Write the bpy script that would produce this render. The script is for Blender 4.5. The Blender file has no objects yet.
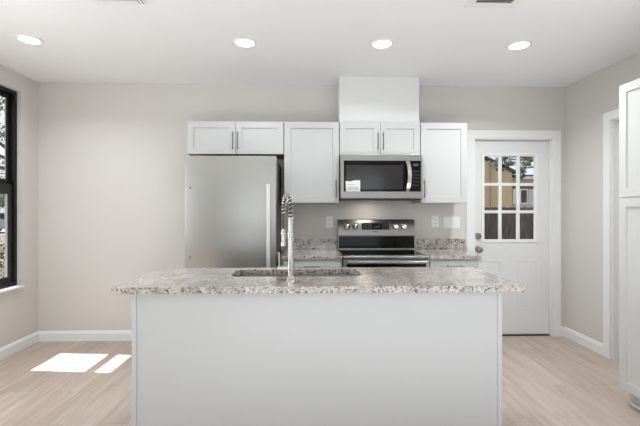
import bpy, bmesh, math, random
from mathutils import Vector, Matrix
random.seed(7)
PI = math.pi
S = bpy.context.scene
COL = S.collection

# ------------------------------------------------------------------ camera
cam_d = bpy.data.cameras.new('camera')
cam = bpy.data.objects.new('camera', cam_d); COL.objects.link(cam)
cam.location = (0, -3.986, 1.304)
cam.rotation_euler = (PI / 2, 0, -0.028)
cam_d.sensor_width = 36.0
cam_d.lens = 391.8 / 640 * 36
cam_d.shift_y = -2.57 / 640
cam_d.clip_start = 0.05; cam_d.clip_end = 300
S.camera = cam

# ------------------------------------------------------------------ world, sun, daylight, exposure
world = bpy.data.worlds.new('sky_world'); S.world = world
world.use_nodes = True
wn = world.node_tree
wn.nodes.clear()
w_out = wn.nodes.new('ShaderNodeOutputWorld')
w_bg = wn.nodes.new('ShaderNodeBackground')
w_sky = wn.nodes.new('ShaderNodeTexSky')
w_sky.sky_type = 'HOSEK_WILKIE'
w_sky.turbidity = 5.0
w_sky.ground_albedo = 0.4
w_sky.sun_direction = Vector((-0.658, 0.06, 1.0)).normalized()
w_hs = wn.nodes.new('ShaderNodeHueSaturation')
w_hs.inputs['Saturation'].default_value = 0.35
wn.links.new(w_sky.outputs['Color'], w_hs.inputs['Color'])
wn.links.new(w_hs.outputs['Color'], w_bg.inputs['Color'])
w_bg.inputs['Strength'].default_value = 4.0
wn.links.new(w_bg.outputs['Background'], w_out.inputs['Surface'])

def make_light(name, kind, loc, energy, color=(1, 1, 1), rot=(0, 0, 0), size=None, size_y=None, parent=None):
    d = bpy.data.lights.new(name, kind); d.energy = energy; d.color = color
    if kind == 'AREA':
        if size_y: d.shape = 'RECTANGLE'; d.size = size; d.size_y = size_y
        else: d.shape = 'DISK'; d.size = size
    o = bpy.data.objects.new(name, d); COL.objects.link(o)
    o.location = loc; o.rotation_euler = rot
    return o

sun = make_light('sun', 'SUN', (-8, 1, 12), 15.0, (1.0, 0.985, 0.96))
sun.data.angle = math.radians(0.5)
sun.rotation_euler = Vector((0.658, -0.06, -1.0)).to_track_quat('-Z', 'Y').to_euler()
# fill lamps for an unseen left window and an opening added behind the camera
make_light('unseen_window_fill', 'AREA', (-2.68, -2.25, 1.48), 24, (0.88, 0.95, 1.0), (PI / 2, 0, -PI / 2), 1.0, 1.7)
make_light('unseen_window_fill', 'AREA', (0, -7.98, 1.45), 34, (0.88, 0.95, 1.0), (PI / 2, 0, 0), 4.2, 1.8)
# added upward lamp standing in for light bounced off the floor behind the camera
make_light('floor_bounce_fill', 'AREA', (0.8, -4.5, 0.04), 92, (0.87, 0.945, 1.0), (PI, 0, 0), 3.6, 3.0)

S.view_settings.view_transform = 'Standard'
S.view_settings.look = 'None'
S.view_settings.gamma = 1.0
S.view_settings.exposure = 0.0
S.view_settings.use_curve_mapping = False

# ------------------------------------------------------------------ materials
def srgb(r, g, b):
    f = lambda c: (c / 255 / 12.92) if c / 255 <= 0.04045 else ((c / 255 + 0.055) / 1.055) ** 2.4
    return (f(r), f(g), f(b), 1.0)

def new_mat(name):
    m = bpy.data.materials.new(name); m.use_nodes = True
    nt = m.node_tree
    return m, nt, nt.nodes['Principled BSDF']

def plain(name, rgb, rough=0.5, metal=0.0, spec=0.5, noise=0.02, scale=60, bump=0.0):
    m, nt, b = new_mat(name)
    b.inputs['Roughness'].default_value = rough
    b.inputs['Metallic'].default_value = metal
    b.inputs['Specular IOR Level'].default_value = spec
    tc = nt.nodes.new('ShaderNodeTexCoord')
    n = nt.nodes.new('ShaderNodeTexNoise'); n.inputs['Scale'].default_value = scale
    nt.links.new(tc.outputs['Object'], n.inputs['Vector'])
    mx = nt.nodes.new('ShaderNodeMix'); mx.data_type = 'RGBA'
    c = srgb(*rgb)
    mx.inputs[6].default_value = tuple(max(0, v * (1 - noise)) for v in c[:3]) + (1,)
    mx.inputs[7].default_value = tuple(min(1, v * (1 + noise)) for v in c[:3]) + (1,)
    nt.links.new(n.outputs['Fac'], mx.inputs[0])
    nt.links.new(mx.outputs[2], b.inputs['Base Color'])
    if bump:
        bp = nt.nodes.new('ShaderNodeBump'); bp.inputs['Strength'].default_value = bump; bp.inputs['Distance'].default_value = 0.002
        nt.links.new(n.outputs['Fac'], bp.inputs['Height']); nt.links.new(bp.outputs['Normal'], b.inputs['Normal'])
    return m

def steel(name, rgb=(150, 148, 145), rough=0.3, axis='X'):
    m, nt, b = new_mat(name)
    b.inputs['Metallic'].default_value = 1.0
    b.inputs['Base Color'].default_value = srgb(*rgb)
    tc = nt.nodes.new('ShaderNodeTexCoord')
    mp = nt.nodes.new('ShaderNodeMapping')
    mp.inputs['Scale'].default_value = (2, 300, 300) if axis == 'X' else (300, 300, 2)
    n = nt.nodes.new('ShaderNodeTexNoise'); n.inputs['Scale'].default_value = 1.0; n.inputs['Detail'].default_value = 2
    nt.links.new(tc.outputs['Object'], mp.inputs['Vector']); nt.links.new(mp.outputs['Vector'], n.inputs['Vector'])
    mr = nt.nodes.new('ShaderNodeMapRange')
    mr.inputs['To Min'].default_value = rough - 0.05; mr.inputs['To Max'].default_value = rough + 0.07
    nt.links.new(n.outputs['Fac'], mr.inputs['Value']); nt.links.new(mr.outputs['Result'], b.inputs['Roughness'])
    return m

def granite():
    m, nt, b = new_mat('granite')
    b.inputs['Roughness'].default_value = 0.16
    b.inputs['Specular IOR Level'].default_value = 1.0
    b.inputs['Coat Weight'].default_value = 0.6; b.inputs['Coat IOR'].default_value = 1.5; b.inputs['Coat Roughness'].default_value = 0.12
    tc = nt.nodes.new('ShaderNodeTexCoord')
    L = nt.links.new
    def noise(sc, det, rough=0.6):
        n = nt.nodes.new('ShaderNodeTexNoise'); n.inputs['Scale'].default_value = sc; n.inputs['Detail'].default_value = det
        n.inputs['Roughness'].default_value = rough
        L(tc.outputs['Object'], n.inputs['Vector']); return n
    def ramp(src, stops):
        r = nt.nodes.new('ShaderNodeValToRGB')
        e = r.color_ramp.elements
        e[0].position, e[0].color = stops[0]; e[1].position, e[1].color = stops[1]
        for p, c in stops[2:]:
            q = e.new(p); q.color = c
        L(src, r.inputs['Fac']); return r
    def mix(fac, a, c):
        x = nt.nodes.new('ShaderNodeMix'); x.data_type = 'RGBA'
        L(fac, x.inputs[0])
        if isinstance(a, tuple): x.inputs[6].default_value = a
        else: L(a, x.inputs[6])
        if isinstance(c, tuple): x.inputs[7].default_value = c
        else: L(c, x.inputs[7])
        return x.outputs[2]
    k0, k1 = (0, 0, 0, 1), (1, 1, 1, 1)
    base = ramp(noise(14, 6).outputs['Fac'], [(0.3, srgb(150, 138, 130)), (0.62, srgb(208, 201, 193))])
    tan = ramp(noise(55, 3).outputs['Fac'], [(0.55, k0), (0.66, k1)])
    c = mix(tan.outputs['Color'], base.outputs['Color'], srgb(128, 109, 99))
    v = nt.nodes.new('ShaderNodeTexVoronoi'); v.inputs['Scale'].default_value = 130
    L(tc.outputs['Object'], v.inputs['Vector'])
    g = ramp(noise(80, 3).outputs['Fac'], [(0.56, k0), (0.63, k1)])
    c = mix(g.outputs['Color'], c, srgb(98, 91, 87))
    g2 = ramp(noise(48, 4, 0.7).outputs['Fac'], [(0.56, k0), (0.61, k1)])
    c = mix(g2.outputs['Color'], c, srgb(46, 42, 41))
    sep = nt.nodes.new('ShaderNodeSeparateColor'); L(v.outputs['Color'], sep.inputs['Color'])
    sp = ramp(sep.outputs['Red'], [(0.93, k0), (0.95, k1)])
    c = mix(sp.outputs['Color'], c, srgb(200, 196, 190))
    L(c, b.inputs['Base Color'])
    return m

def wood_floor():
    m, nt, b = new_mat('oak_plank_floor')
    L = nt.links.new
    tc = nt.nodes.new('ShaderNodeTexCoord')
    mp = nt.nodes.new('ShaderNodeMapping'); mp.inputs['Rotation'].default_value = (0, 0, PI / 2)
    L(tc.outputs['Object'], mp.inputs['Vector'])
    br = nt.nodes.new('ShaderNodeTexBrick')
    br.offset = 0.37; br.inputs['Scale'].default_value = 1.0
    br.inputs['Brick Width'].default_value = 1.22; br.inputs['Row Height'].default_value = 0.18
    br.inputs['Mortar Size'].default_value = 0.0011; br.inputs['Bias'].default_value = 0.0
    br.inputs['Color1'].default_value = (0, 0, 0, 1); br.inputs['Color2'].default_value = (1, 1, 1, 1)
    br.inputs['Mortar'].default_value = (0.5, 0.5, 0.5, 1)
    L(mp.outputs['Vector'], br.inputs['Vector'])
    mp2 = nt.nodes.new('ShaderNodeMapping'); mp2.inputs['Scale'].default_value = (22, 1.6, 1)
    L(tc.outputs['Object'], mp2.inputs['Vector'])
    off = nt.nodes.new('ShaderNodeVectorMath'); off.operation = 'ADD'
    sc = nt.nodes.new('ShaderNodeVectorMath'); sc.operation = 'SCALE'; sc.inputs['Scale'].default_value = 13.0
    L(br.outputs['Color'], sc.inputs[0]); L(mp2.outputs['Vector'], off.inputs[0]); L(sc.outputs['Vector'], off.inputs[1])
    n = nt.nodes.new('ShaderNodeTexNoise'); n.inputs['Scale'].default_value = 1.0; n.inputs['Detail'].default_value = 7; n.inputs['Roughness'].default_value = 0.62
    n.inputs['Distortion'].default_value = 0.6
    L(off.outputs['Vector'], n.inputs['Vector'])
    r = nt.nodes.new('ShaderNodeValToRGB'); e = r.color_ramp.elements
    e[0].position = 0.22; e[0].color = srgb(166, 146, 131)
    e[1].position = 0.80; e[1].color = srgb(210, 197, 186)
    q = e.new(0.5); q.color = srgb(191, 174, 161)
    L(n.outputs['Fac'], r.inputs['Fac'])
    mx = nt.nodes.new('ShaderNodeMix'); mx.data_type = 'RGBA'; mx.blend_type = 'MULTIPLY'; mx.inputs[0].default_value = 1.0
    r2 = nt.nodes.new('ShaderNodeMapRange'); r2.inputs['To Min'].default_value = 0.90; r2.inputs['To Max'].default_value = 1.04
    L(br.outputs['Color'], r2.inputs['Value'])
    L(r.outputs['Color'], mx.inputs[6]); L(r2.outputs['Result'], mx.inputs[7])
    dk = nt.nodes.new('ShaderNodeMix'); dk.data_type = 'RGBA'
    L(br.outputs['Fac'], dk.inputs[0]); L(mx.outputs[2], dk.inputs[6]); dk.inputs[7].default_value = srgb(150, 130, 115)
    L(dk.outputs[2], b.inputs['Base Color'])
    b.inputs['Roughness'].default_value = 0.42
    return m

def glass_mat(name, tint=(1, 1, 1, 1)):
    m = bpy.data.materials.new(name); m.use_nodes = True
    nt = m.node_tree; nt.nodes.clear()
    out = nt.nodes.new('ShaderNodeOutputMaterial')
    tr = nt.nodes.new('ShaderNodeBsdfTransparent'); tr.inputs['Color'].default_value = tint
    gl = nt.nodes.new('ShaderNodeBsdfGlossy'); gl.inputs['Roughness'].default_value = 0.02
    lw = nt.nodes.new('ShaderNodeLayerWeight'); lw.inputs['Blend'].default_value = 0.5
    pw = nt.nodes.new('ShaderNodeMath'); pw.operation = 'POWER'; pw.inputs[1].default_value = 4.0
    fr = nt.nodes.new('ShaderNodeMath'); fr.operation = 'MULTIPLY_ADD'; fr.inputs[1].default_value = 0.4; fr.inputs[2].default_value = 0.03
    nt.links.new(lw.outputs['Facing'], pw.inputs[0]); nt.links.new(pw.outputs[0], fr.inputs[0])
    mx = nt.nodes.new('ShaderNodeMixShader')
    nt.links.new(fr.outputs[0], mx.inputs['Fac'])
    nt.links.new(tr.outputs['BSDF'], mx.inputs[1]); nt.links.new(gl.outputs['BSDF'], mx.inputs[2])
    nt.links.new(mx.outputs['Shader'], out.inputs['Surface'])
    return m

def emit(name, rgb, strength):
    m, nt, b = new_mat(name)
    b.inputs['Base Color'].default_value = rgb
    b.inputs['Emission Color'].default_value = rgb
    b.inputs['Emission Strength'].default_value = strength
    return m

def leafy(name, a, c, scale=3):
    m, nt, b = new_mat(name)
    tc = nt.nodes.new('ShaderNodeTexCoord')
    n = nt.nodes.new('ShaderNodeTexNoise'); n.inputs['Scale'].default_value = scale; n.inputs['Detail'].default_value = 5
    nt.links.new(tc.outputs['Object'], n.inputs['Vector'])
    r = nt.nodes.new('ShaderNodeValToRGB'); e = r.color_ramp.elements
    e[0].position = 0.35; e[0].color = srgb(*a); e[1].position = 0.65; e[1].color = srgb(*c)
    nt.links.new(n.outputs['Fac'], r.inputs['Fac']); nt.links.new(r.outputs['Color'], b.inputs['Base Color'])
    b.inputs['Roughness'].default_value = 0.7
    return m

def fence_wood():
    m, nt, b = new_mat('weathered_fence_wood')
    tc = nt.nodes.new('ShaderNodeTexCoord')
    mp = nt.nodes.new('ShaderNodeMapping'); mp.inputs['Scale'].default_value = (9, 9, 0.9)
    n = nt.nodes.new('ShaderNodeTexNoise'); n.inputs['Scale'].default_value = 2.2; n.inputs['Detail'].default_value = 6
    nt.links.new(tc.outputs['Object'], mp.inputs['Vector']); nt.links.new(mp.outputs['Vector'], n.inputs['Vector'])
    r = nt.nodes.new('ShaderNodeValToRGB'); e = r.color_ramp.elements
    e[0].position = 0.32; e[0].color = srgb(52, 46, 47); e[1].position = 0.7; e[1].color = srgb(108, 99, 99)
    nt.links.new(n.outputs['Fac'], r.inputs['Fac']); nt.links.new(r.outputs['Color'], b.inputs['Base Color'])
    b.inputs['Roughness'].default_value = 0.85
    return m

M = dict(
    wall=plain('greige_wall_paint', (214, 210, 205), 0.75, noise=0.012, scale=90, bump=0.03),
    ceiling=plain('white_ceiling_paint', (244, 244, 244), 0.85, noise=0.012, scale=120, bump=0.05),
    trim=plain('white_trim_paint', (238, 238, 237), 0.38, noise=0.006),
    door=plain('white_door_paint', (230, 230, 229), 0.42, noise=0.006),
    cab=plain('white_cabinet_lacquer', (197, 197, 196), 0.36, noise=0.006),
    ductpaint=plain('white_drywall_paint', (228, 228, 227), 0.6, noise=0.008),
    pantry=plain('light_grey_cabinet_lacquer', (214, 214, 212), 0.36, noise=0.006),
    panel=plain('island_paint_shaded', (194, 194, 193), 0.4, noise=0.008),  # white paint, greyed to stand in for the dimmer light on the island
    ply=plain('raw_plywood', (140, 104, 74), 0.7, noise=0.12, scale=30),
    dark=plain('dark_grey_enamel', (62, 60, 58), 0.45, noise=0.04),
    black=plain('black_plastic', (16, 16, 16), 0.35, noise=0.05),
    blackframe=plain('black_window_vinyl', (9, 9, 10), 0.45, noise=0.05),
    blackglass=plain('black_glass', (9, 9, 9), 0.08, spec=0.2, noise=0.02),
    mwglass=plain('smoked_oven_glass', (36, 35, 34), 0.12, noise=0.04),
    nickel=steel('satin_nickel', (150, 146, 141), 0.33),
    chrome=steel('brushed_chrome', (205, 202, 197), 0.16),
    steelx=steel('brushed_stainless', (152, 150, 147), 0.36, 'X'),
    steelz=steel('fridge_stainless', (174, 173, 169), 0.34, 'Z'),
    fhandle=steel('pale_satin_steel', (222, 221, 218), 0.42, 'Z'),
    sinksteel=steel('sink_stainless', (112, 109, 106), 0.28, 'X'),
    handle=steel('bar_pull_metal', (120, 117, 113), 0.3),
    granite=granite(), floor=wood_floor(), fence=fence_wood(),
    glass=glass_mat('clear_glass'),
    plate=plain('white_plastic_plate', (240, 239, 236), 0.35, noise=0.004),
    paper=plain('white_paper', (225, 224, 221), 0.8, noise=0.03, scale=40),
    print_=plain('grey_print', (150, 150, 148), 0.8, noise=0.02),
    lamp=emit('lamp_lens_glow', (1.0, 0.98, 0.95, 1), 4.0),
    display=emit('display_glow', (0.06, 0.065, 0.065, 1), 0.01),
    vent_dark=plain('vent_shadow_grey', (120, 119, 117), 0.7, noise=0.02),
    bronze=plain('dark_bronze', (70, 62, 56), 0.4, 0.4, noise=0.04),
    stucco=plain('tan_stucco', (216, 188, 152), 0.9, noise=0.05, scale=8, bump=0.1),
    stucco2=plain('pale_grey_siding', (206, 202, 198), 0.9, noise=0.04, scale=8),
    roof=plain('slate_blue_shingle', (62, 68, 76), 0.9, noise=0.12, scale=14),
    keys=plain('charcoal_keys', (34, 33, 32), 0.4, noise=0.02),
    blind=plain('pale_window_blind', (214, 220, 226), 0.5, noise=0.02),
    brown=plain('brown_lintel_paint', (120, 88, 62), 0.7, noise=0.06),
    bark=plain('tree_bark', (92, 76, 62), 0.9, noise=0.25, scale=12, bump=0.3),
    leaf=leafy('oak_leaves', (38, 48, 34), (84, 96, 68)),
    leaf2=leafy('grey_green_leaves', (70, 84, 62), (150, 162, 130)),
    dry=leafy('dry_shrub_leaves', (66, 60, 44), (112, 104, 80), 6),
    grass=leafy('lawn', (66, 68, 50), (98, 93, 72), 1.2),
    road=plain('asphalt', (160, 158, 155), 0.9, noise=0.08, scale=20),
    carpaint=plain('silver_blue_car_paint', (170, 184, 198), 0.3, 0.3, noise=0.01),
    tyre=plain('tyre_rubber', (28, 28, 28), 0.8, noise=0.05),
    ext=plain('exterior_wall_paint', (200, 196, 188), 0.8, noise=0.02),
)

# ------------------------------------------------------------------ building helpers
ORG = {}                                                    # world position of every object's origin

class MB:
    """collects shapes (world coordinates) into one mesh"""
    def __init__(self): self.bm = bmesh.new()
    def merge(self, b):
        me = bpy.data.meshes.new('tmp'); b.to_mesh(me); b.free(); self.bm.from_mesh(me); bpy.data.meshes.remove(me)
        return self
    def box(self, x0, x1, y0, y1, z0, z1, bev=0.0, seg=2):
        b = bmesh.new()
        bmesh.ops.create_cube(b, size=1.0)
        for v in b.verts:
            v.co = Vector(((x0 + x1) / 2 + v.co.x * (x1 - x0), (y0 + y1) / 2 + v.co.y * (y1 - y0), (z0 + z1) / 2 + v.co.z * (z1 - z0)))
        if bev:
            bmesh.ops.bevel(b, geom=b.edges[:], offset=bev, segments=seg, affect='EDGES', profile=0.5)
        return self.merge(b)
    def cyl(self, p0, p1, r, r1=None, n=20, bev=0.0):
        p0, p1 = Vector(p0), Vector(p1); d = p1 - p0
        b = bmesh.new()
        bmesh.ops.create_cone(b, cap_ends=True, segments=n, radius1=r, radius2=r if r1 is None else r1, depth=d.length)
        if bev:
            es = [e for e in b.edges if abs(e.verts[0].co.z - e.verts[1].co.z) < 1e-6]
            bmesh.ops.bevel(b, geom=es, offset=bev, segments=2, affect='EDGES', profile=0.5)
        mat = Matrix.Translation((p0 + p1) / 2) @ d.to_track_quat('Z', 'Y').to_matrix().to_4x4()
        b.transform(mat)
        return self.merge(b)
    def tube(self, pts, r, n=10, closed=False):
        b = bmesh.new(); pts = [Vector(p) for p in pts]; N = len(pts); rings = []
        up = None
        for i, p in enumerate(pts):
            t = (pts[min(i + 1, N - 1)] - pts[max(i - 1, 0)]).normalized()
            if up is None:
                up = Vector((0, 0, 1)) if abs(t.z) < 0.9 else Vector((1, 0, 0))
            u = (up - t * up.dot(t)).normalized(); up = u; w = t.cross(u)
            rr = r[i] if isinstance(r, (list, tuple)) else r
            rings.append([b.verts.new(p + (u * math.cos(2 * PI * k / n) + w * math.sin(2 * PI * k / n)) * rr) for k in range(n)])
        for a, c in zip(rings, rings[1:]):
            for k in range(n):
                b.faces.new((a[k], a[(k + 1) % n], c[(k + 1) % n], c[k]))
        b.faces.new(rings[0][::-1]); b.faces.new(rings[-1])
        return self.merge(b)
    def lathe(self, prof, loc, axis=(0, 0, 1), n=28):
        b = bmesh.new(); rings = []
        for r, z in prof:
            rings.append([b.verts.new((max(r, 1e-4) * math.cos(2 * PI * k / n), max(r, 1e-4) * math.sin(2 * PI * k / n), z)) for k in range(n)])
        for a, c in zip(rings, rings[1:]):
            for k in range(n): b.faces.new((a[k], a[(k + 1) % n], c[(k + 1) % n], c[k]))
        b.faces.new(rings[0][::-1]); b.faces.new(rings[-1])
        b.transform(Matrix.Translation(Vector(loc)) @ Vector(axis).to_track_quat('Z', 'Y').to_matrix().to_4x4())
        return self.merge(b)
    def prism(self, poly, d0, d1, to):
        """poly: 2D outline, extruded d0..d1; to(u, v, d) -> world"""
        b = bmesh.new()
        a = [b.verts.new(to(u, v, d0)) for u, v in poly]; c = [b.verts.new(to(u, v, d1)) for u, v in poly]
        n = len(poly)
        b.faces.new(a); b.faces.new(c[::-1])
        for k in range(n): b.faces.new((a[k], c[k], c[(k + 1) % n], a[(k + 1) % n]))
        bmesh.ops.recalc_face_normals(b, faces=b.faces[:])
        return self.merge(b)
    def shaker(self, u0, u1, v0, v1, to, th=0.02, stile=0.058, rec=0.009, bev=0.0016):
        """shaker front: to(u, v, d) -> world, d = 0 at the back, th at the front face"""
        b = bmesh.new()
        def ring(i, d): return [b.verts.new(to(u, v, d)) for u, v in ((u0 + i, v0 + i), (u1 - i, v0 + i), (u1 - i, v1 - i), (u0 + i, v1 - i))]
        R = [ring(0, 0), ring(0, th - bev), ring(bev, th), ring(stile, th), ring(stile + 0.001, th - rec)]
        b.faces.new(R[0][::-1])
        for a, c in zip(R, R[1:]):
            for k in range(4): b.faces.new((a[k], a[(k + 1) % 4], c[(k + 1) % 4], c[k]))
        b.faces.new(R[-1])
        bmesh.ops.recalc_face_normals(b, faces=b.faces[:])
        return self.merge(b)
    def build(self, name, mat, parent=None, smooth=None, origin=None):
        bm = self.bm
        xs = [v.co for v in bm.verts]
        lo = [min(c[i] for c in xs) for i in range(3)]; hi = [max(c[i] for c in xs) for i in range(3)]
        org = Vector(origin) if origin else Vector(((lo[0] + hi[0]) / 2, (lo[1] + hi[1]) / 2, lo[2]))
        bm.transform(Matrix.Translation(-org))
        if smooth is None: smooth = 20
        for f in bm.faces: f.smooth = True
        for e in bm.edges:
            if len(e.link_faces) == 2 and e.calc_face_angle(0) > math.radians(smooth): e.smooth = False
        me = bpy.data.meshes.new(name); bm.to_mesh(me); bm.free()
        me.materials.append(mat)
        o = bpy.data.objects.new(name, me); COL.objects.link(o)
        if parent:
            o.parent = parent; o.location = org - ORG[parent.name]
        else: o.location = org
        ORG[o.name] = org
        return o

def tag(o, label=None, cat=None, group=None, kind=None):
    if label: o['label'] = label
    if cat: o['category'] = cat
    if group: o['group'] = group
    if kind: o['kind'] = kind
    return o

def thing(name, loc, label=None, cat=None, group=None, kind=None):
    o = bpy.data.objects.new(name, None); COL.objects.link(o)
    o.location = loc; o.empty_display_size = 0.1
    ORG[o.name] = Vector(loc)
    return tag(o, label, cat, group, kind)

def struct(name, mb, mat, parent=None, **kw):
    o = mb.build(name, mat, parent, **kw)
    if not parent: o['kind'] = 'structure'
    return o

front = lambda y: (lambda u, v, d: Vector((u, y - d, v)))      # a front facing the camera, back face at y

def bar_handle(p0, p1, out, mat, parent, r=0.0047):
    """bar pull between two points that lie on the door face; out = direction away from the door"""
    p0, p1, out = Vector(p0), Vector(p1), Vector(out)
    m = MB(); d = (p1 - p0).normalized()
    m.cyl(p0 + out * 0.03 - d * 0.012, p1 + out * 0.03 + d * 0.012, r, n=12, bev=0.001)
    m.cyl(p0, p0 + out * 0.03, r * 0.85, n=10); m.cyl(p1, p1 + out * 0.03, r * 0.85, n=10)
    return m.build('handle', mat, parent)

# ------------------------------------------------------------------ the room shell
XL, XR, YF, H = -2.70, 2.65, -8.0, 2.582
T = 0.15
struct('floor', MB().box(XL - T, XR + T, YF - T, T, -0.12, 0.0), M['floor'])
struct('ceiling', MB().box(XL - T, XR + T, YF - T, T, H, H + 0.12), M['ceiling'])

# back wall with the door opening
DX0, DX1, DZ = 1.700, 2.512, 2.040
struct('wall_back', MB().box(XL, DX0, 0, T, 0, H).box(DX1, XR, 0, T, 0, H).box(DX0, DX1, 0, T, DZ, H), M['wall'])
# left wall with the narrow window opening and a wide one further forward
WY0, WY1, WZ0, WZ1 = -0.750, -0.235, 0.605, 2.415
VY0, VY1, VZ0, VZ1 = -2.80, -1.70, 0.55, 2.40
struct('wall_left', MB().box(XL - T, XL, YF - T, VY0, 0, H).box(XL - T, XL, VY1, WY0, 0, H).box(XL - T, XL, WY1, T, 0, H)
       .box(XL - T, XL, WY0, WY1, 0, WZ0).box(XL - T, XL, WY0, WY1, WZ1, H)
       .box(XL - T, XL, VY0, VY1, 0, VZ0).box(XL - T, XL, VY0, VY1, VZ1, H), M['wall'])
# right wall with a door opening beyond the pantry
RY0, RY1, RZ = -1.38, -0.625, 2.095
struct('wall_right', MB().box(XR, XR + T, YF - T, RY0, 0, H).box(XR, XR + T, RY1, T, 0, H).box(XR, XR + T, RY0, RY1, RZ, H), M['wall'])
struct('wall_front', MB().box(XL, -2.1, YF - T, YF, 0, H).box(2.1, XR, YF - T, YF, 0, H).box(-2.1, 2.1, YF - T, YF, 0, 0.55).box(-2.1, 2.1, YF - T, YF, 2.35, H), M['wall'])  # wide opening added to hold the fill lamp behind the camera

# baseboards: a flat board with a small cap profile
def base_profile(to, d0, d1): return MB().prism([(0, 0), (0.015, 0), (0.015, 0.076), (0.010, 0.088), (0.007, 0.098), (0, 0.102)], d0, d1, to)
struct('baseboard_back', base_profile(lambda u, v, d: Vector((d, -u, v)), XL, -1.03), M['trim'])
struct('baseboard_trim', base_profile(lambda u, v, d: Vector((d, -u, v)), 2.6005, XR - 0.0155), M['trim']).name = 'baseboard_corner'
struct('baseboard_left', base_profile(lambda u, v, d: Vector((XL + u, d, v)), YF, -0.0155), M['trim'])
struct('baseboard_right', base_profile(lambda u, v, d: Vector((XR - u, d, v)), -0.548, 0), M['trim'])

# ------------------------------------------------------------------ windows
def window(name, X, y0, y1, z0, z1, zmid):
    w = thing(name, (X, (y0 + y1) / 2, z0), kind='structure')
    xa, xb = X - 0.10, X - 0.035
    f = MB()
    F = 0.035
    f.box(xa, xb, y0, y0 + F, z0, z1, .002).box(xa, xb, y1 - F, y1, z0, z1, .002).box(xa, xb, y0 + F, y1 - F, z0, z0 + F, .002).box(xa, xb, y0 + F, y1 - F, z1 - F, z1, .002)
    f.build('window_frame', M['blackframe'], w)
    R = 0.03
    for nm, x0, x1, a, b, lo, hi in (('upper_sash', X - 0.092, X - 0.074, zmid - 0.02, z1 - F, 0.085, 0.04), ('lower_sash', X - 0.072, X - 0.048, z0 + F, zmid + 0.02, 0.055, 0.09)):
        m = MB()
        m.box(x0, x1, y0 + F, y0 + F + R, a, b, .002).box(x0, x1, y1 - F - R, y1 - F, a, b, .002)
        m.box(x0, x1, y0 + F + R, y1 - F - R, a, a + lo, .002).box(x0, x1, y0 + F + R, y1 - F - R, b - hi, b, .002)
        s = m.build(nm, M['blackframe'], w)
        xm = (x0 + x1) / 2
        MB().box(xm - 0.002, xm + 0.002, y0 + F + R - 0.005, y1 - F - R + 0.005, a + lo - 0.005, b - hi + 0.005).build('pane', M['glass'], s)
    MB().box(X - 0.035, X + 0.035, y0 + 0.0, y1 - 0.0, z0 - 0.02, z0 + 0.0015, .004).build('window_sill', M['trim'], w)
    return w
window('window_1', XL, WY0, WY1, WZ0, WZ1, 1.525)
window('window_2', XL, VY0, VY1, VZ0, VZ1, 1.45)

# ------------------------------------------------------------------ doors
# back door with nine lites, its casing and threshold
cs = MB(); cw = 0.088
cs.box(DX0 - cw, DX0, -0.018, 0, 0, DZ, .003).box(DX1, DX1 + cw, -0.018, 0, 0, DZ, .003).box(DX0 - cw, DX1 + cw, -0.018, 0, DZ, DZ + cw, .003)
cs.box(DX0 - 0.0, DX0 + 0.010, 0.0, T, 0, DZ - 0.010).box(DX1 - 0.010, DX1, 0.0, T, 0, DZ - 0.010).box(DX0, DX1, 0.0, T, DZ - 0.010, DZ)
struct('trim_1', cs, M['trim'])
struct('trim_2', MB().box(DX0 + 0.010, DX1 - 0.010, 0.02, T, 0, 0.014, .003), M['bronze'])
d1 = thing('door_1', (2.106, 0.04, 0.014), kind='structure')
dx0, dx1, dz0, dz1, dy0, dy1 = DX0 + 0.013, DX1 - 0.013, 0.018, DZ - 0.014, 0.030, 0.074
lx0, lx1, lz0, lz1 = 1.785, 2.384, 0.972, 1.900
m = MB()
m.box(dx0, lx0, dy0, dy1, dz0, dz1).box(lx1, dx1, dy0, dy1, dz0, dz1).box(lx0, lx1, dy0, dy1, dz0, lz0).box(lx0, lx1, dy0, dy1, lz1, dz1)
slab = m.build('door_slab', M['door'], d1)
for (a, b) in ((1.800, 2.000), (2.160, 2.380)):              # the two raised panels below the glass
    p = MB(); to = front(dy0)
    bm2 = bmesh.new()
    def ring(i, d): return [bm2.verts.new(to(u, v, d)) for u, v in ((a + i, 0.275 + i), (b - i, 0.275 + i), (b - i, 0.785 - i), (a + i, 0.785 - i))]
    Rr = [ring(0, -0.001), ring(0, 0.002), ring(0.009, 0.004), ring(0.018, 0.0008), ring(0.026, 0.0008), ring(0.050, 0.004)]
    for q, r_ in zip(Rr, Rr[1:]):
        for k in range(4): bm2.faces.new((q[k], q[(k + 1) % 4], r_[(k + 1) % 4], r_[k]))
    bm2.faces.new(Rr[-1]); bm2.faces.new(Rr[0][::-1])
    bmesh.ops.recalc_face_normals(bm2, faces=bm2.faces[:])
    p.merge(bm2).build('raised_panel', M['door'], slab)
fr = MB(); fw = 0.031; fy0, fy1 = dy0 - 0.010, dy1 - 0.014
fr.box(lx0, lx0 + fw, fy0, fy1, lz0, lz1, .003).box(lx1 - fw, lx1, fy0, fy1, lz0, lz1, .003)
fr.box(lx0 + fw, lx1 - fw, fy0, fy1, lz0, lz0 + fw, .003).box(lx0 + fw, lx1 - fw, fy0, fy1, lz1 - fw, lz1, .003)
lite = fr.build('lite_frame', M['trim'], d1)
gx = [(1.9725, 2.0035), (2.163, 2.194)]; gz = [(1.560, 1.591), (1.275, 1.306)]
mu = MB()
for a, b in gx: mu.box(a, b, dy0 + 0.002, dy0 + 0.026, lz0 + fw, lz1 - fw, .003)
for a, b in gz:
    for u0, u1 in ((lx0 + fw, gx[0][0]), (gx[0][1], gx[1][0]), (gx[1][1], lx1 - fw)): mu.box(u0, u1, dy0 + 0.002, dy0 + 0.026, a, b, .003)
mu.build('muntin_grid', M['trim'], d1)
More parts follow.
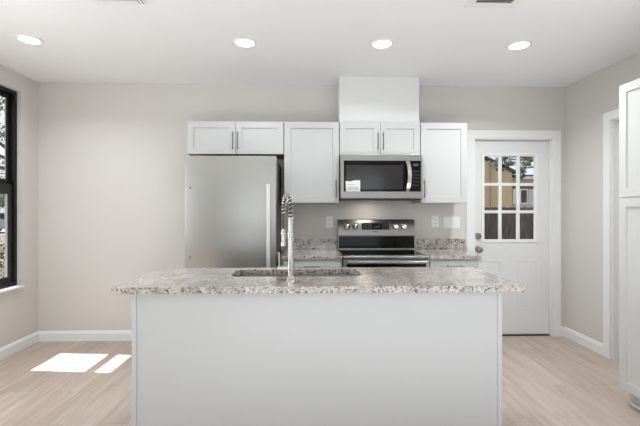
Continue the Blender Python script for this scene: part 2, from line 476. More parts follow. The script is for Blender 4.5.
MB().box(lx0 + fw - 0.01, lx1 - fw + 0.01, 0.042, 0.046, lz0 + fw - 0.01, lz1 - fw + 0.01).build('pane', M['glass'], d1)
MB().lathe([(0.0, 0), (0.032, 0), (0.032, 0.008), (0.028, 0.014), (0.020, 0.016), (0.020, 0.026), (0.0, 0.028)], (1.752, dy0, 1.040), (0, -1, 0)).build('deadbolt', M['nickel'], d1)
MB().lathe([(0.0, 0), (0.033, 0), (0.033, 0.006), (0.026, 0.012), (0.012, 0.016), (0.012, 0.034), (0.024, 0.040), (0.029, 0.052), (0.026, 0.064), (0.012, 0.070), (0.0, 0.071)], (1.752, dy0, 0.900), (0, -1, 0)).build('door_knob', M['nickel'], d1)
for z in (0.25, 1.02, 1.82): MB().cyl((dx1 + 0.001, dy0 - 0.006, z - 0.045), (dx1 + 0.001, dy0 - 0.006, z + 0.045), 0.006, n=10).build('hinge', M['door'], d1)

# side door in the right wall beyond the pantry
cs = MB(); cw = 0.078
cs.box(XR - 0.018, XR, RY1, RY1 + cw, 0, RZ, .003).box(XR - 0.018, XR, RY0, RY1 + cw, RZ, RZ + cw, .003)
cs.box(XR, XR + T, RY1 - 0.012, RY1, 0, RZ - 0.012).box(XR, XR + T, RY0, RY1, RZ - 0.012, RZ)
struct('trim_3', cs, M['trim'])
d2 = thing('door_2', (XR + 0.06, -1.0, 0.005), kind='structure')
m = MB()
to = lambda u, v, d: Vector((XR + 0.085 - d, u, v))
m.box(XR + 0.085, XR + 0.11, RY0 + 0.01, RY1 - 0.015, 0.008, RZ - 0.015)
for v0, v1 in ((0.008, 1.03), (1.03, RZ - 0.015)): m.shaker(RY0 + 0.01, RY1 - 0.015, v0, v1, to, th=0.012, stile=0.11, rec=0.006)
m.build('door_slab', M['door'], d2)

# ------------------------------------------------------------------ wall cabinets
YC = -0.310                                                   # carcass front; doors stand 20 mm proud of it
def wall_cabinet(x0, x1, z0, z1, doors, label, ply=False, yb=-0.001):
    c = thing('wall_cabinet', ((x0 + x1) / 2, -0.16, z0), label, 'cabinet', 'white shaker wall cabinets')
    MB().box(x0, x1, YC, yb, z0 + (0.004 if ply else 0), z1).build('body', M['cab'], c)
    if ply: tag(MB().box(x0 + 0.002, x1 - 0.002, YC + 0.002, yb - 0.002, z0, z0 + 0.0038).build('underside', M['ply'], c), 'brown unfinished underside')
    for a, b, hx, hz0, hz1 in doors:
        d = MB().shaker(a, b, z0 + 0.002, z1 - 0.002, front(YC)).build('door', M['cab'], c)
        bar_handle((hx, YC - 0.02, hz0), (hx, YC - 0.02, hz1), (0, -1, 0), M['handle'], d)
    return c
ZT = 2.132
G = 0.0015
wall_cabinet(-1.130, -0.236, 1.826, ZT, [(-1.128, -0.684, -0.703, 1.882, 2.018), (-0.681, -0.238, -0.660, 1.882, 2.018)],
             'wide white two-door shaker cabinet above the stainless fridge', ply=True)
wall_cabinet(-0.233, 0.283, 1.374, ZT, [(-0.230, 0.281, 0.252, 1.435, 1.575)],
             'tall white single-door wall cabinet between the fridge and the microwave, pull at its lower right')
wall_cabinet(0.286, 1.046, 1.819, ZT, [(0.289, 0.6665, 0.643, 1.882, 2.018), (0.6695, 1.043, 0.693, 1.882, 2.018)],
             'white two-door shaker cabinet directly above the microwave')
wall_cabinet(1.049, 1.494, 1.374, ZT, [(1.052, 1.491, 1.080, 1.435, 1.575)],
             'tall white single-door wall cabinet right of the microwave, next to the back door')
tag(MB().box(0.287, 1.052, -0.268, -0.001, ZT + 0.001, H - 0.001, .0015).build('duct_cover', M['ductpaint']),
    'plain white box rising from the cabinet above the microwave to the ceiling', 'duct cover')

# ------------------------------------------------------------------ refrigerator
fx0, fx1 = -1.028, -0.274
r = thing('refrigerator', (-0.64, -0.4, 0), 'tall brushed stainless refrigerator under the wide two-door cabinet', 'refrigerator')
MB().box(fx0 + 0.012, fx1 - 0.006, -0.640, -0.03, 0.03, 1.744, .004).build('body', M['dark'], r)
fd = MB().box(fx0, fx1, -0.715, -0.645, 0.640, 1.758, .007, 3).build('door', M['steelz'], r)
fz = MB().box(fx0, fx1, -0.715, -0.645, 0.075, 0.632, .007, 3).build('freezer_drawer', M['steelz'], r)
def fridge_handle(parent, pts):
    m = MB(); a, b = Vector(pts[0]), Vector(pts[1]); d = (b - a).normalized()
    if abs(d.z) > .5:
        m.box(a.x - 0.016, a.x + 0.016, a.y - 0.062, a.y - 0.042, min(a.z, b.z), max(a.z, b.z), .004)
        for z in (a.z + (0.05 if a.z < b.z else -0.05), b.z + (-0.05 if a.z < b.z else 0.05)): m.box(a.x - 0.009, a.x + 0.009, a.y - 0.045, a.y, z - 0.014, z + 0.014, .002)
    else:
        m.box(a.x, b.x, a.y - 0.062, a.y - 0.042, a.z - 0.012, a.z + 0.012, .004)
        for x in (a.x + 0.05, b.x - 0.05): m.box(x - 0.014, x + 0.014, a.y - 0.045, a.y, a.z - 0.009, a.z + 0.009, .002)
    return m.build('handle', M['fhandle'], parent)
fridge_handle(fd, ((-0.333, -0.715, 0.70), (-0.333, -0.715, 1.520)))
fridge_handle(fz, ((-0.93, -0.715, 0.57), (-0.36, -0.715, 0.57)))
for z in (1.492, 0.918): MB().cyl((fx0 + 0.045, -0.715, z), (fx0 + 0.045, -0.7185, z), 0.007, n=14).build('plug', M['dark'], fd)
MB().box(fx1 - 0.075, fx1 - 0.012, -0.64, -0.56, 1.745, 1.757, .004).build('hinge_cover', M['dark'], r)
MB().box(fx0 + 0.04, fx1 - 0.04, -0.62, -0.60, 0.0, 0.07).build('kick_grille', M['black'], r)

# ------------------------------------------------------------------ microwave
mx0, mx1, mz0, mz1, myf = 0.2875, 1.0425, 1.401, 1.8180, -0.395
w = thing('microwave', (0.666, -0.2, mz0), 'stainless over-the-range microwave with black glass door, hung above the stove', 'microwave')
MB().box(mx0, mx1, myf + 0.012, -0.002, mz0 + 0.012, mz1).build('body', M['dark'], w)
dr = MB().box(mx0, mx1, myf - 0.020, myf + 0.010, mz0 + 0.012, mz1, .004).build('door', M['steelx'], w)
MB().box(mx0 + 0.030, mx1 - 0.016, myf - 0.0235, myf - 0.0195, mz0 + 0.076, mz1 - 0.058, .001).build('glass_front', M['blackglass'], dr)
MB().box(mx0 + 0.052, mx0 + 0.575, myf - 0.0250, myf - 0.0232, mz0 + 0.096, mz1 - 0.100, .0005).build('window', M['mwglass'], dr)
hp = []
for i in range(13):
    t = i / 12; hp.append((0.902 + 0.012 * math.sin(PI * t), myf - 0.034 - 0.030 * math.sin(PI * t) ** 0.6, mz0 + 0.082 + t * 0.270))
hb = MB()
for i in range(12):
    a, b = Vector(hp[i]), Vector(hp[i + 1])
    hb.prism([(a.y, a.z), (b.y, b.z), (b.y + 0.010, b.z), (a.y + 0.010, a.z)], -0.017, 0.017, lambda u, v, d, A=a: Vector((A.x + d, u, v)))
hb.box(0.886, 0.918, myf - 0.034, myf - 0.022, mz0 + 0.078, mz0 + 0.098, .002).box(0.886, 0.918, myf - 0.034, myf - 0.022, mz0 + 0.336, mz0 + 0.356, .002)
hb.build('handle', M['chrome'], dr)
MB().box(0.954, 1.004, myf - 0.0246, myf - 0.0232, mz1 - 0.108, mz1 - 0.084).build('display', M['display'], dr)
bt = MB()
for i in range(5):
    for j in range(3): bt.box(0.950 + j * 0.022, 0.964 + j * 0.022, myf - 0.0240, myf - 0.0232, mz1 - 0.290 + i * 0.032, mz1 - 0.276 + i * 0.032)
bt.build('keypad', M['keys'], dr)
# paper sticker with a torn top corner
stk = MB().prism([(0.338, 1.478), (0.466, 1.478), (0.467, 1.580), (0.420, 1.578), (0.372, 1.570), (0.333, 1.572)], 0.0, 0.0008, front(myf - 0.0253)).build('sticker', M['paper'], dr)
tag(stk, 'white paper sticker')
sp = MB()
for i in range(3): sp.box(0.350, 0.452, myf - 0.0266, myf - 0.0262, 1.490 + i * 0.012, 1.495 + i * 0.012)
sp.box(0.350, 0.430, myf - 0.0266, myf - 0.0262, 1.540, 1.543)
sp.build('print', M['print_'], stk)
MB().box(mx0 + 0.004, mx1 - 0.004, myf + 0.002, -0.004, mz0, mz0 + 0.0115, .002).build('underside', M['black'], w)

lg = MB()
for i in range(9): lg.box(0.635 + i * 0.0075, 0.640 + i * 0.0075, myf - 0.0210, myf - 0.0198, mz1 - 0.034, mz1 - 0.024 + 0.003 * (i % 2))
tag(lg.build('maker_mark', M['nickel'], dr), 'faint illegible maker mark')
MB().box(0.52, 0.64, -0.20, -0.14, mz0 - 0.0012, mz0 - 0.0002).build('cooktop_lamp', M['plate'], w)
cl = make_light('cooktop_glow', 'AREA', (0.58, -0.17, mz0 - 0.004), 0.5, (1, 0.92, 0.84), (0, 0, 0), 0.11, 0.05)

# ------------------------------------------------------------------ range
rx0, rx1, ryf = 0.290, 1.027, -0.655
g = thing('range', (0.667, -0.35, 0), 'freestanding stainless electric range with black glass cooktop, below the microwave', 'stove')
MB().box(rx0, rx1, ryf + 0.012, -0.012, 0.06, 0.900).build('body', M['dark'], g)
for a in (rx0 + 0.05, rx1 - 0.05):
    for b in (-0.58, -0.08): MB().cyl((a, b, 0), (a, b, 0.062), 0.018, n=14).build('foot', M['black'], g)
MB().box(rx0 + 0.004, rx1 - 0.004, -0.600, -0.085, 0.9005, 0.916, .003).build('cooktop', M['blackglass'], g)
MB().box(rx0, rx1, ryf - 0.022, -0.6005, 0.893, 0.9175, .006, 3).build('front_trim', M['steelx'], g)
# back guard: sloping stainless console over a black glass strip
bg = MB().prism([(-0.013, 0.9165), (-0.088, 0.9165), (-0.083, 1.052), (-0.090, 1.056), (-0.070, 1.205), (-0.060, 1.212), (-0.013, 1.212)], rx0 + 0.001, 1.060, lambda u, v, d: Vector((d, u, v)))
guard = bg.build('back_guard', M['steelx'], g, smooth=60)
MB().prism([(-0.0860, 0.925), (-0.0905, 0.925), (-0.0865, 1.048), (-0.0820, 1.048)], rx0 + 0.006, 1.055, lambda u, v, d: Vector((d, u, v))).build('splash_glass', M['blackglass'], guard)
nrm = Vector((0, -0.149, -0.020)).normalized()
def on_guard(x, z):                                            # a point on the sloping console face
    return Vector((x, -0.090 + (z - 1.056) * 0.020 / 0.149, z))
dm = MB(); dm.prism([(0.528, 1.112), (0.800, 1.112), (0.800, 1.178), (0.528, 1.178)], -0.002, 0.0018, lambda u, v, d: on_guard(u, v) + nrm * d)
dp = dm.build('control_panel', M['blackglass'], guard)
MB().prism([(0.655, 1.136), (0.705, 1.136), (0.705, 1.148), (0.655, 1.148)], 0.0018, 0.0024, lambda u, v, d: on_guard(u, v) + nrm * d).build('display', M['display'], dp)
for x0 in (0.545, 0.565, 0.590, 0.612, 0.735, 0.757, 0.777):
    kp = MB()
    for z0 in (1.124, 1.144, 1.162): kp.prism([(x0, z0), (x0 + 0.012, z0), (x0 + 0.012, z0 + 0.004), (x0, z0 + 0.004)], 0.0018, 0.0022, lambda u, v, d: on_guard(u, v) + nrm * d)
    kp.build('key_print', M['print_'], dp)
lg = MB()
for i in range(7): lg.prism([(0.640 + i * 0.007, 1.086), (0.645 + i * 0.007, 1.086), (0.645 + i * 0.007, 1.096), (0.640 + i * 0.007, 1.096)], 0, 0.0006, lambda u, v, d: on_guard(u, v) + nrm * d)
tag(lg.build('maker_mark', M['dark'], guard), 'faint illegible maker mark')
for x in (0.378, 0.461, 0.869, 0.949):
    k = MB().lathe([(0.0, 0), (0.030, 0), (0.030, 0.006), (0.025, 0.009), (0.023, 0.026), (0.019, 0.030), (0.0, 0.030)], on_guard(x, 1.146), nrm).build('knob', M['chrome'], guard)
    c0 = on_guard(x, 1.146) + nrm * 0.030
    MB().box(x - 0.004, x + 0.004, c0.y - 0.005, c0.y + 0.001, 1.126, 1.166, .001).build('grip', M['chrome'], k)
# oven door with bar handle
od = MB().box(rx0 + 0.003, rx1 - 0.003, ryf - 0.022, ryf + 0.010, 0.23, 0.886, .005).build('oven_door', M['steelx'], g)
MB().box(rx0 + 0.03, rx1 - 0.03, ryf - 0.0245, ryf - 0.0215, 0.36, 0.850, .001).build('oven_window', M['blackglass'], od)
hm = MB().box(rx0 + 0.035, rx1 - 0.035, ryf - 0.078, ryf - 0.055, 0.858, 0.877, .005, 3)
for x in (rx0 + 0.06, rx1 - 0.06): hm.box(x - 0.014, x + 0.014, ryf - 0.058, ryf - 0.022, 0.860, 0.875, .002)
hm.build('oven_handle', M['steelx'], od)
MB().box(rx0 + 0.003, rx1 - 0.003, ryf - 0.018, ryf + 0.010, 0.075, 0.222, .005).build('drawer', M['steelx'], g)

# ------------------------------------------------------------------ base cabinets and their counters
def base_cabinet(x0, x1, label):
    c = thing('base_cabinet', ((x0 + x1) / 2, -0.3, 0), label, 'cabinet', 'white base cabinets by the range')
    MB().box(x0, x1, -0.617, -0.002, 0.10, 0.8835).build('body', M['cab'], c)
    MB().box(x0 + 0.001, x1 - 0.001, -0.54, -0.01, 0.0, 0.0995).build('toe_kick', M['cab'], c)
    d = MB().shaker(x0 + 0.012, x1 - 0.012, 0.725, 0.868, front(-0.617), stile=0.045).build('drawer', M['cab'], c)
    xm = (x0 + x1) / 2
    bar_handle((xm - 0.055, -0.637, 0.826), (xm + 0.055, -0.637, 0.826), (0, -1, 0), M['handle'], d)
    dd = MB().shaker(x0 + 0.012, x1 - 0.012, 0.112, 0.715, front(-0.617)).build('door', M['cab'], c)
    bar_handle((x0 + 0.04, -0.637, 0.52), (x0 + 0.04, -0.637, 0.655), (0, -1, 0), M['handle'], dd)
base_cabinet(-0.228, 0.285, 'white base cabinet with one drawer left of the range, beside the fridge')
base_cabinet(1.032, 1.470, 'white base cabinet with one drawer right of the range, beside the back door')

def counter(poly, sx0, sx1, label):
    c = thing('countertop', ((sx0 + sx1) / 2, -0.3, 0.884), label, 'countertop', 'granite counters on the back wall')
    m = MB().prism(poly, 0.884, 0.914, lambda u, v, d: Vector((u, v, d)))
    bmesh.ops.bevel(m.bm, geom=m.bm.edges[:], offset=0.0025, segments=2, affect='EDGES', profile=0.5)
    m.build('slab', M['granite'], c)
    MB().box(sx0, sx1, -0.022, -0.001, 0.9142, 1.015, .002).build('backsplash', M['granite'], c)
counter([(-0.234, -0.002), (-0.234, -0.645), (0.287, -0.645), (0.287, -0.002)], -0.234, 0.287, 'short speckled granite counter between the fridge and the range')
counter([(1.030, -0.002), (1.030, -0.645), (1.484, -0.645), (1.596, -0.03), (1.596, -0.002)], 1.062, 1.596, 'short speckled granite counter right of the range, by the back door')

# ------------------------------------------------------------------ outlets and switches
def plate(name, xc, zc, wd, ht, label, cat):
    t = thing(name, (xc, 0, zc - ht / 2), label, cat)
    MB().box(xc - wd / 2, xc + wd / 2, -0.0065, -0.0003, zc - ht / 2, zc + ht / 2, .002).build('plate', M['plate'], t)
    return t
def outlet(xc, zc, label):
    t = plate('wall_outlet', xc, zc, 0.074, 0.118, label, 'outlet'); t['group'] = 'outlets over the counters'
    for s in (-1, 1):
        f = MB().box(xc - 0.017, xc + 0.017, -0.0085, -0.006, zc + s * 0.021 - 0.015, zc + s * 0.021 + 0.015, .001).build('receptacle', M['plate'], t)
        MB().box(xc - 0.009, xc - 0.006, -0.0089, -0.0084, zc + s * 0.021 - 0.004, zc + s * 0.021 + 0.006).box(xc + 0.006, xc + 0.009, -0.0089, -0.0084, zc + s * 0.021 - 0.004, zc + s * 0.021 + 0.006).build('slots', M['dark'], f)
outlet(0.208, 1.186, 'white outlet on the wall between the fridge and the range')
outlet(1.292, 1.190, 'white single outlet right of the range, left of the wide switch plate')
t = plate('switch_plate', 1.463, 1.180, 0.172, 0.118, 'wide white three-rocker switch plate on the wall beside the back door casing', 'light switch')
for k in (-1, 0, 1): MB().prism([(-0.006, 1.147), (-0.0085, 1.147), (-0.0115, 1.213), (-0.006, 1.213)], 1.463 + k * 0.046 - 0.0165, 1.463 + k * 0.046 + 0.0165, lambda u, v, d: Vector((d, u, v))).build('rocker', M['plate'], t)

# ------------------------------------------------------------------ island
ix0, ix1, iyf, iyb = -1.002, 1.128, -1.981, -1.308
px0, px1, pyf, pyb = -0.910, 1.016, -1.948, -1.350
i_ = thing('island_cabinet', (0.05, -1.65, 0), 'white panelled kitchen island base carrying the long granite top', 'kitchen island')
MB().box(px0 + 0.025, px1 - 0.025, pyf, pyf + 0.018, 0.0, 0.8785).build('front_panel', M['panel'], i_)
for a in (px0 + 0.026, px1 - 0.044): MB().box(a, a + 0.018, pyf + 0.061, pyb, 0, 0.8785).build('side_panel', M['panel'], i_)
MB().box(px0 + 0.045, px1 - 0.045, pyb - 0.012, pyb - 0.0005, 0.10, 0.8785).build('door_frame', M['cab'], i_)
MB().box(px0 + 0.045, px1 - 0.045, pyf + 0.02, pyb - 0.013, 0.10, 0.12).build('cabinet_floor', M['cab'], i_)
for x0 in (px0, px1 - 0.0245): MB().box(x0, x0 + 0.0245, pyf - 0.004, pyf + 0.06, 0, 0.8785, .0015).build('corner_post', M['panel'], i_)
for k in range(4):
    a = px0 + 0.05 + k * 0.457; b = a + 0.45
    MB().shaker(a, b, 0.12, 0.86, lambda u, v, d: Vector((u, pyb + d, v))).build('door', M['cab'], i_)

# island slab with the sink cut out of it (rounded rectangle)
sx0, sx1, sy0, sy1 = -0.470, 0.320, -1.665, -1.375
def rrect(x0, x1, y0, y1, r, n=6):
    pts = []
    for cx, cy, a0 in ((x1 - r, y1 - r, 0), (x0 + r, y1 - r, PI / 2), (x0 + r, y0 + r, PI), (x1 - r, y0 + r, 1.5 * PI)):
        for k in range(n + 1):
            a = a0 + k / n * PI / 2; pts.append((cx + r * math.cos(a), cy + r * math.sin(a)))
    return pts
def plate_with_hole(z0, z1):
    b = bmesh.new()
    hole = rrect(sx0, sx1, sy0, sy1, 0.06)
    n = len(hole)
    q = n // 4
    outer = [(ix1, iyb), (ix0, iyb), (ix0, iyf), (ix1, iyf)]
    for z, flip in ((z1, False), (z0, True)):
        hv = [b.verts.new((x, y, z)) for x, y in hole]; ov = [b.verts.new((x, y, z)) for x, y in outer]
        for c in range(4):
            seg = hv[c * q:(c + 1) * q]
            for a, d in zip(seg, seg[1:]): b.faces.new((ov[c], d, a) if not flip else (ov[c], a, d))
            last, nxt = hv[(c + 1) * q - 1], hv[((c + 1) * q) % n]
            b.faces.new((ov[c], ov[(c + 1) % 4], nxt, last) if not flip else (last, nxt, ov[(c + 1) % 4], ov[c]))
        if not flip: H1, O1 = hv, ov
        else: H0, O0 = hv, ov
    for k in range(n): b.faces.new((H1[k], H1[(k + 1) % n], H0[(k + 1) % n], H0[k]))
    oe = []
    for k in range(4):
        f = b.faces.new((O1[(k + 1) % 4], O1[k], O0[k], O0[(k + 1) % 4]))
    bmesh.ops.recalc_face_normals(b, faces=b.faces[:])
    es = [e for e in b.edges if len(e.link_faces) == 2 and e.calc_face_angle(0) > 1.2]
    bmesh.ops.bevel(b, geom=es, offset=0.003, segments=2, affect='EDGES', profile=0.5)
    return b
tag(MB().merge(plate_with_hole(0.879, 0.914)).build('island_countertop', M['granite']), 'long speckled granite slab on top of the kitchen island', 'countertop')

# undermount sink
b = bmesh.new(); prof = [(0.012, 0.8785), (0.0, 0.8785), (0.004, 0.866), (0.010, 0.730), (0.030, 0.705), (0.10, 0.700)]
rings = []
for i, z in prof:
    rings.append([b.verts.new((x, y, z)) for x, y in rrect(sx0 - 0.004 + i if i != 0.012 or z < .875 else sx0 - 0.024, (sx1 + 0.004 - i) if i != 0.012 or z < .875 else sx1 + 0.024,
                                                            (sy0 - 0.004 + i) if i != 0.012 or z < .875 else sy0 - 0.018, (sy1 + 0.004 - i) if i != 0.012 or z < .875 else sy1 + 0.018, 0.06)])
for a, c in zip(rings, rings[1:]):
    n = len(a)
    for k in range(n): b.faces.new((a[k], a[(k + 1) % n], c[(k + 1) % n], c[k]))
b.faces.new(rings[-1])
bmesh.ops.recalc_face_normals(b, faces=b.faces[:])
sk = thing('sink', (-0.075, -1.52, 0.70), 'stainless undermount sink set into the island top behind the tall faucet', 'sink')
bowl = MB().merge(b).build('basin', M['sinksteel'], sk)
sol = bowl.modifiers.new('thickness', 'SOLIDIFY'); sol.thickness = 0.0015; sol.offset = -1
MB().lathe([(0.0, 0.0), (0.045, 0.0), (0.045, 0.003), (0.036, 0.004), (0.030, 0.001), (0.0, 0.001)], (-0.075, -1.52, 0.7005)).build('drain', M['chrome'], sk)

# ------------------------------------------------------------------ faucet with spring neck, standing on the near side of the sink
fxc, fyc = -0.104, -1.745
f = thing('faucet', (fxc, fyc, 0.914), 'tall chrome pull-down faucet with a spring neck standing on the island', 'faucet')
MB().lathe([(0.0, 0), (0.028, 0), (0.028, 0.006), (0.022, 0.012), (0.0175, 0.016), (0.0175, 0.10), (0.0155, 0.104), (0.0150, 0.340), (0.0125, 0.350), (0, 0.350)], (fxc, fyc, 0.9145)).build('column', M['chrome'], f)
# arching spring over the hose: up, over towards the sink and a little left, then down
az = math.radians(109); ax = Vector((math.cos(az), math.sin(az), 0))
Rr = 0.078
path = [Vector((fxc, fyc, 1.262 + 0.05 * k / 8)) for k in range(8)]
cz = 1.312
for k in range(25):
    a = PI * k / 24
    path.append(Vector((fxc, fyc, cz)) + ax * (Rr - Rr * math.cos(a)) + Vector((0, 0, Rr * 1.0 * math.sin(a))))
end = path[-1].copy()
for k in range(1, 4): path.append(end + Vector((0, 0, -0.012 * k)))
MB().tube(path, 0.0072, 12).build('neck', M['dark'], f)
def helix(path, turns, R):
    L = [0]
    for a, c in zip(path, path[1:]): L.append(L[-1] + (c - a).length)
    out = []; N = turns * 12; up = Vector((1, 0, 0)); j = 0
    for i in range(N + 1):
        s = L[-1] * i / N
        while j < len(path) - 2 and L[j + 1] < s: j += 1
        t = (s - L[j]) / max(1e-9, L[j + 1] - L[j]); p = path[j].lerp(path[j + 1], t); tg = (path[j + 1] - path[j]).normalized()
        u = (up - tg * up.dot(tg)).normalized(); up = u; v = tg.cross(u); a = 2 * PI * i / 12
        out.append(p + (u * math.cos(a) + v * math.sin(a)) * R)
    return out
MB().tube(helix(path, 15, 0.0130), 0.0031, 6).build('spring', M['chrome'], f)
hs = path[-1]
MB().tube([hs, hs + Vector((0, 0, -0.03)), Vector((hs.x, hs.y, 1.192))], 0.0042, 8).build('hose', M['dark'], f)
MB().lathe([(0.0, 0.105), (0.010, 0.105), (0.0125, 0.095), (0.0125, 0.03), (0.0165, 0.022), (0.0175, 0.0), (0.0, 0.0)], (hs.x, hs.y, 1.088)).build('spray_head', M['chrome'], f)
pm = MB(); hold = Vector((hs.x, hs.y, 1.165))
pm.cyl(Vector((fxc, fyc, 1.165)), hold, 0.006, n=12); pm.cyl(hold - Vector((0, 0, .012)), hold + Vector((0, 0, .012)), 0.0165, n=20, bev=.002)
pm.cyl(Vector((fxc, fyc, 1.148)), Vector((fxc, fyc, 1.182)), 0.0185, n=20, bev=.002)
pm.build('dock_arm', M['chrome'], f)
lv = MB(); lv.cyl((fxc, fyc, 0.972), (fxc - 0.078, fyc, 0.972), 0.0145, n=20, bev=.002)
hl = lv.build('valve', M['chrome'], f)
MB().cyl((fxc - 0.064, fyc, 0.980), (fxc - 0.068, fyc, 1.066), 0.0065, n=12, bev=.001).build('lever', M['chrome'], hl)

# ------------------------------------------------------------------ pantry on the right
pX, pY, pZ = 2.095, -1.392, 2.148
p = thing('pantry_cabinet', (2.37, -1.9, 0), 'tall pale grey pantry cabinet with shaker doors at the right edge', 'cabinet')
MB().box(pX + 0.021, XR - 0.001, -2.60, pY, 0.105, pZ).build('body', M['pantry'], p)
tk = MB().box(pX + 0.075, XR - 0.002, -2.60, pY - 0.004, 0.0, 0.1045).build('toe_kick', M['pantry'], p)
MB().box(pX + 0.058, pX + 0.0745, -2.60, pY - 0.03, 0.0, 0.022, .004).build('shoe_moulding', M['trim'], p)
topx = lambda u, v, d: Vector((pX + 0.0205 - d, u, v))
for k in range(2):
    y1 = pY - 0.002 - k * 0.305; y0 = y1 - 0.300
    up = MB().shaker(y0, y1, 1.392, pZ - 0.003, topx, th=0.0205).build('door', M['pantry'], p)
    lo = MB().shaker(y0, y1, 0.110, 1.386, topx, th=0.0205).build('door', M['pantry'], p)
    hy = y0 + 0.03 if k == 0 else y1 - 0.03
    bar_handle((pX, hy, 1.43), (pX, hy, 1.56), (-1, 0, 0), M['handle'], up)
    bar_handle((pX, hy, 1.22), (pX, hy, 1.35), (-1, 0, 0), M['handle'], lo)

# ------------------------------------------------------------------ recessed lights and ceiling vents
def recessed(x, y, watts, label):
    t = thing('recessed_light', (x, y, H), label, 'ceiling light', 'recessed ceiling lights')
    MB().lathe([(0.090, 0.0), (0.090, -0.003), (0.082, -0.008), (0.074, -0.009), (0.070, -0.004), (0.070, 0.0)], (x, y, H - 0.0002)).build('trim_ring', M['trim'], t)
    MB().lathe([(0.0, -0.0045), (0.0695, -0.0045), (0.0695, -0.001), (0.0, -0.001)], (x, y, H)).build('lens', M['lamp'], t)
    l = make_light('lamp_light', 'AREA', (0, 0, -0.014), watts, (0.95, 0.975, 1.0), (0, 0, 0), 0.13)
    l.data.spread = 2.55; l.parent = t
    return t
recessed(-2.088, -1.0, 9.0, 'leftmost round recessed ceiling light, nearest the black window')
recessed(-0.487, -0.992, 6.2, 'round recessed ceiling light in front of the fridge')
recessed(0.558, -1.002, 6.2, 'round recessed ceiling light in front of the microwave')
recessed(1.621, -1.004, 15.0, 'rightmost round recessed ceiling light, in front of the back door')

def vent(x0, x1, y0, y1, label, side=False):
    t = thing('ceiling_vent', ((x0 + x1) / 2, (y0 + y1) / 2, H), label, 'air vent', 'ceiling air vents')
    fw = 0.040 if side else 0.048; z0, z1 = H - 0.009, H - 0.0003
    m = MB().box(x0, x0 + fw, y0, y1, z0, z1, .003).box(x1 - fw, x1, y0, y1, z0, z1, .003).box(x0 + fw, x1 - fw, y0, y0 + fw, z0, z1, .003).box(x0 + fw, x1 - fw, y1 - fw, y1, z0, z1, .003)
    m.build('frame', M['trim'], t)
    if side:
        for xs_ in (x1 - 0.040, x1 - 0.018): MB().box(xs_, xs_ + 0.007, y0 + 0.02, y1 - 0.016, H - 0.0095, H - 0.0088).build('side_slot', M['vent_dark'], t)
    MB().box(x0 + fw, x1 - fw, y0 + fw, y1 - fw, H - 0.002, z1).build('back', M['vent_dark'], t)
    n = int((y1 - y0 - 2 * fw) / 0.02)
    for k in range(n):
        yc = y0 + fw + (k + 0.5) * (y1 - y0 - 2 * fw) / n
        MB().prism([(yc - 0.008, H - 0.0095), (yc - 0.0065, H - 0.0095), (yc + 0.007, H - 0.003), (yc + 0.0055, H - 0.003)], x0 + fw, x1 - fw, lambda u, v, d: Vector((d, u, v))).build('louver', M['trim'], t)
vent(0.968, 1.290, -1.80, -1.560, 'white ceiling vent with grey louvers, the one toward the right side')
vent(-1.310, -1.000, -1.80, -1.535, 'white ceiling vent with grey louvers, the one toward the left side', True)

# ------------------------------------------------------------------ outside
gz0 = -0.25
struct('ground', MB().box(-60, 60, -14, 60, gz0 - 0.2, gz0), M['grass'])
struct('street', MB().box(-26.5, -19.5, -14, 60, gz0 + 0.0005, gz0 + 0.012), M['road'])
struct('roof_eave', MB().box(XL - T - 0.50, XL - T, YF - 0.5, 0.8, 2.66, 2.80), M['ext'])

# plank fence behind the house
fn = thing('wooden_fence', (9.0, 14.0, gz0), 'dark weathered plank fence seen through the back door glass', 'fence')
m = MB(); x = 3.0
while x < 16:
    h_ = 1.46 + random.uniform(-0.025, 0.025)
    a, b_ = x + 0.004, x + 0.136
    m.prism([(a, gz0), (b_, gz0), (b_, h_ - 0.045), (b_ - 0.035, h_), (a + 0.035, h_), (a, h_ - 0.045)], 14.0, 14.02, lambda u, v, d: Vector((u, d, v)))
    x += 0.14
m.build('planks', M['fence'], fn)
for z in (0.15, 1.15): MB().box(3.0, 16.0, 14.021, 14.06, z, z + 0.09).build('rail', M['fence'], fn)
for k in range(6): MB().box(3.2 + k * 2.5, 3.3 + k * 2.5, 14.061, 14.16, gz0, 1.4).build('post', M['fence'], fn)

# neighbour's house: tan gable block with a lower wing on its right
hy = 22.0
hsx = thing('neighbour_house', (11.5, 26, gz0), 'tan neighbouring house with a slate roof beyond the plank fence', 'house')
gx1 = 13.65
m = MB().prism([(7.2, gz0), (gx1, gz0), (gx1, 3.85), (10.4, 5.35), (7.2, 3.88)], hy, hy + 8, lambda u, v, d: Vector((u, d, v)))
m.build('wall', M['stucco'], hsx)
m = MB().prism([(gx1, gz0), (19.5, gz0), (19.5, 3.55), (gx1, 3.55)], hy + 0.4, hy + 7.5, lambda u, v, d: Vector((u, d, v)))
m.build('wing_wall', M['stucco2'], hsx)
MB().box(gx1 + 0.02, 19.5, hy + 0.36, hy + 0.395, 2.98, 3.42).build('wing_band', M['stucco'], hsx)
m = MB().prism([(10.4, 5.37), (gx1 + 0.25, 3.75), (gx1 + 0.25, 3.93), (10.4, 5.58), (6.8, 3.92), (6.8, 3.72)], hy - 0.25, hy + 8.2, lambda u, v, d: Vector((u, d, v)))
m.build('roof', M['roof'], hsx)
MB().prism([(hy + 0.1, 3.56), (hy + 0.1, 3.72), (hy + 4, 3.98), (hy + 7.8, 3.72), (hy + 7.8, 3.56)], gx1 + 0.3, 19.8, lambda u, v, d: Vector((d, u, v))).build('wing_roof', M['roof'], hsx)
MB().box(gx1 + 0.3, 19.8, hy + 0.02, hy + 0.09, 3.42, 3.60).build('fascia', M['trim'], hsx)
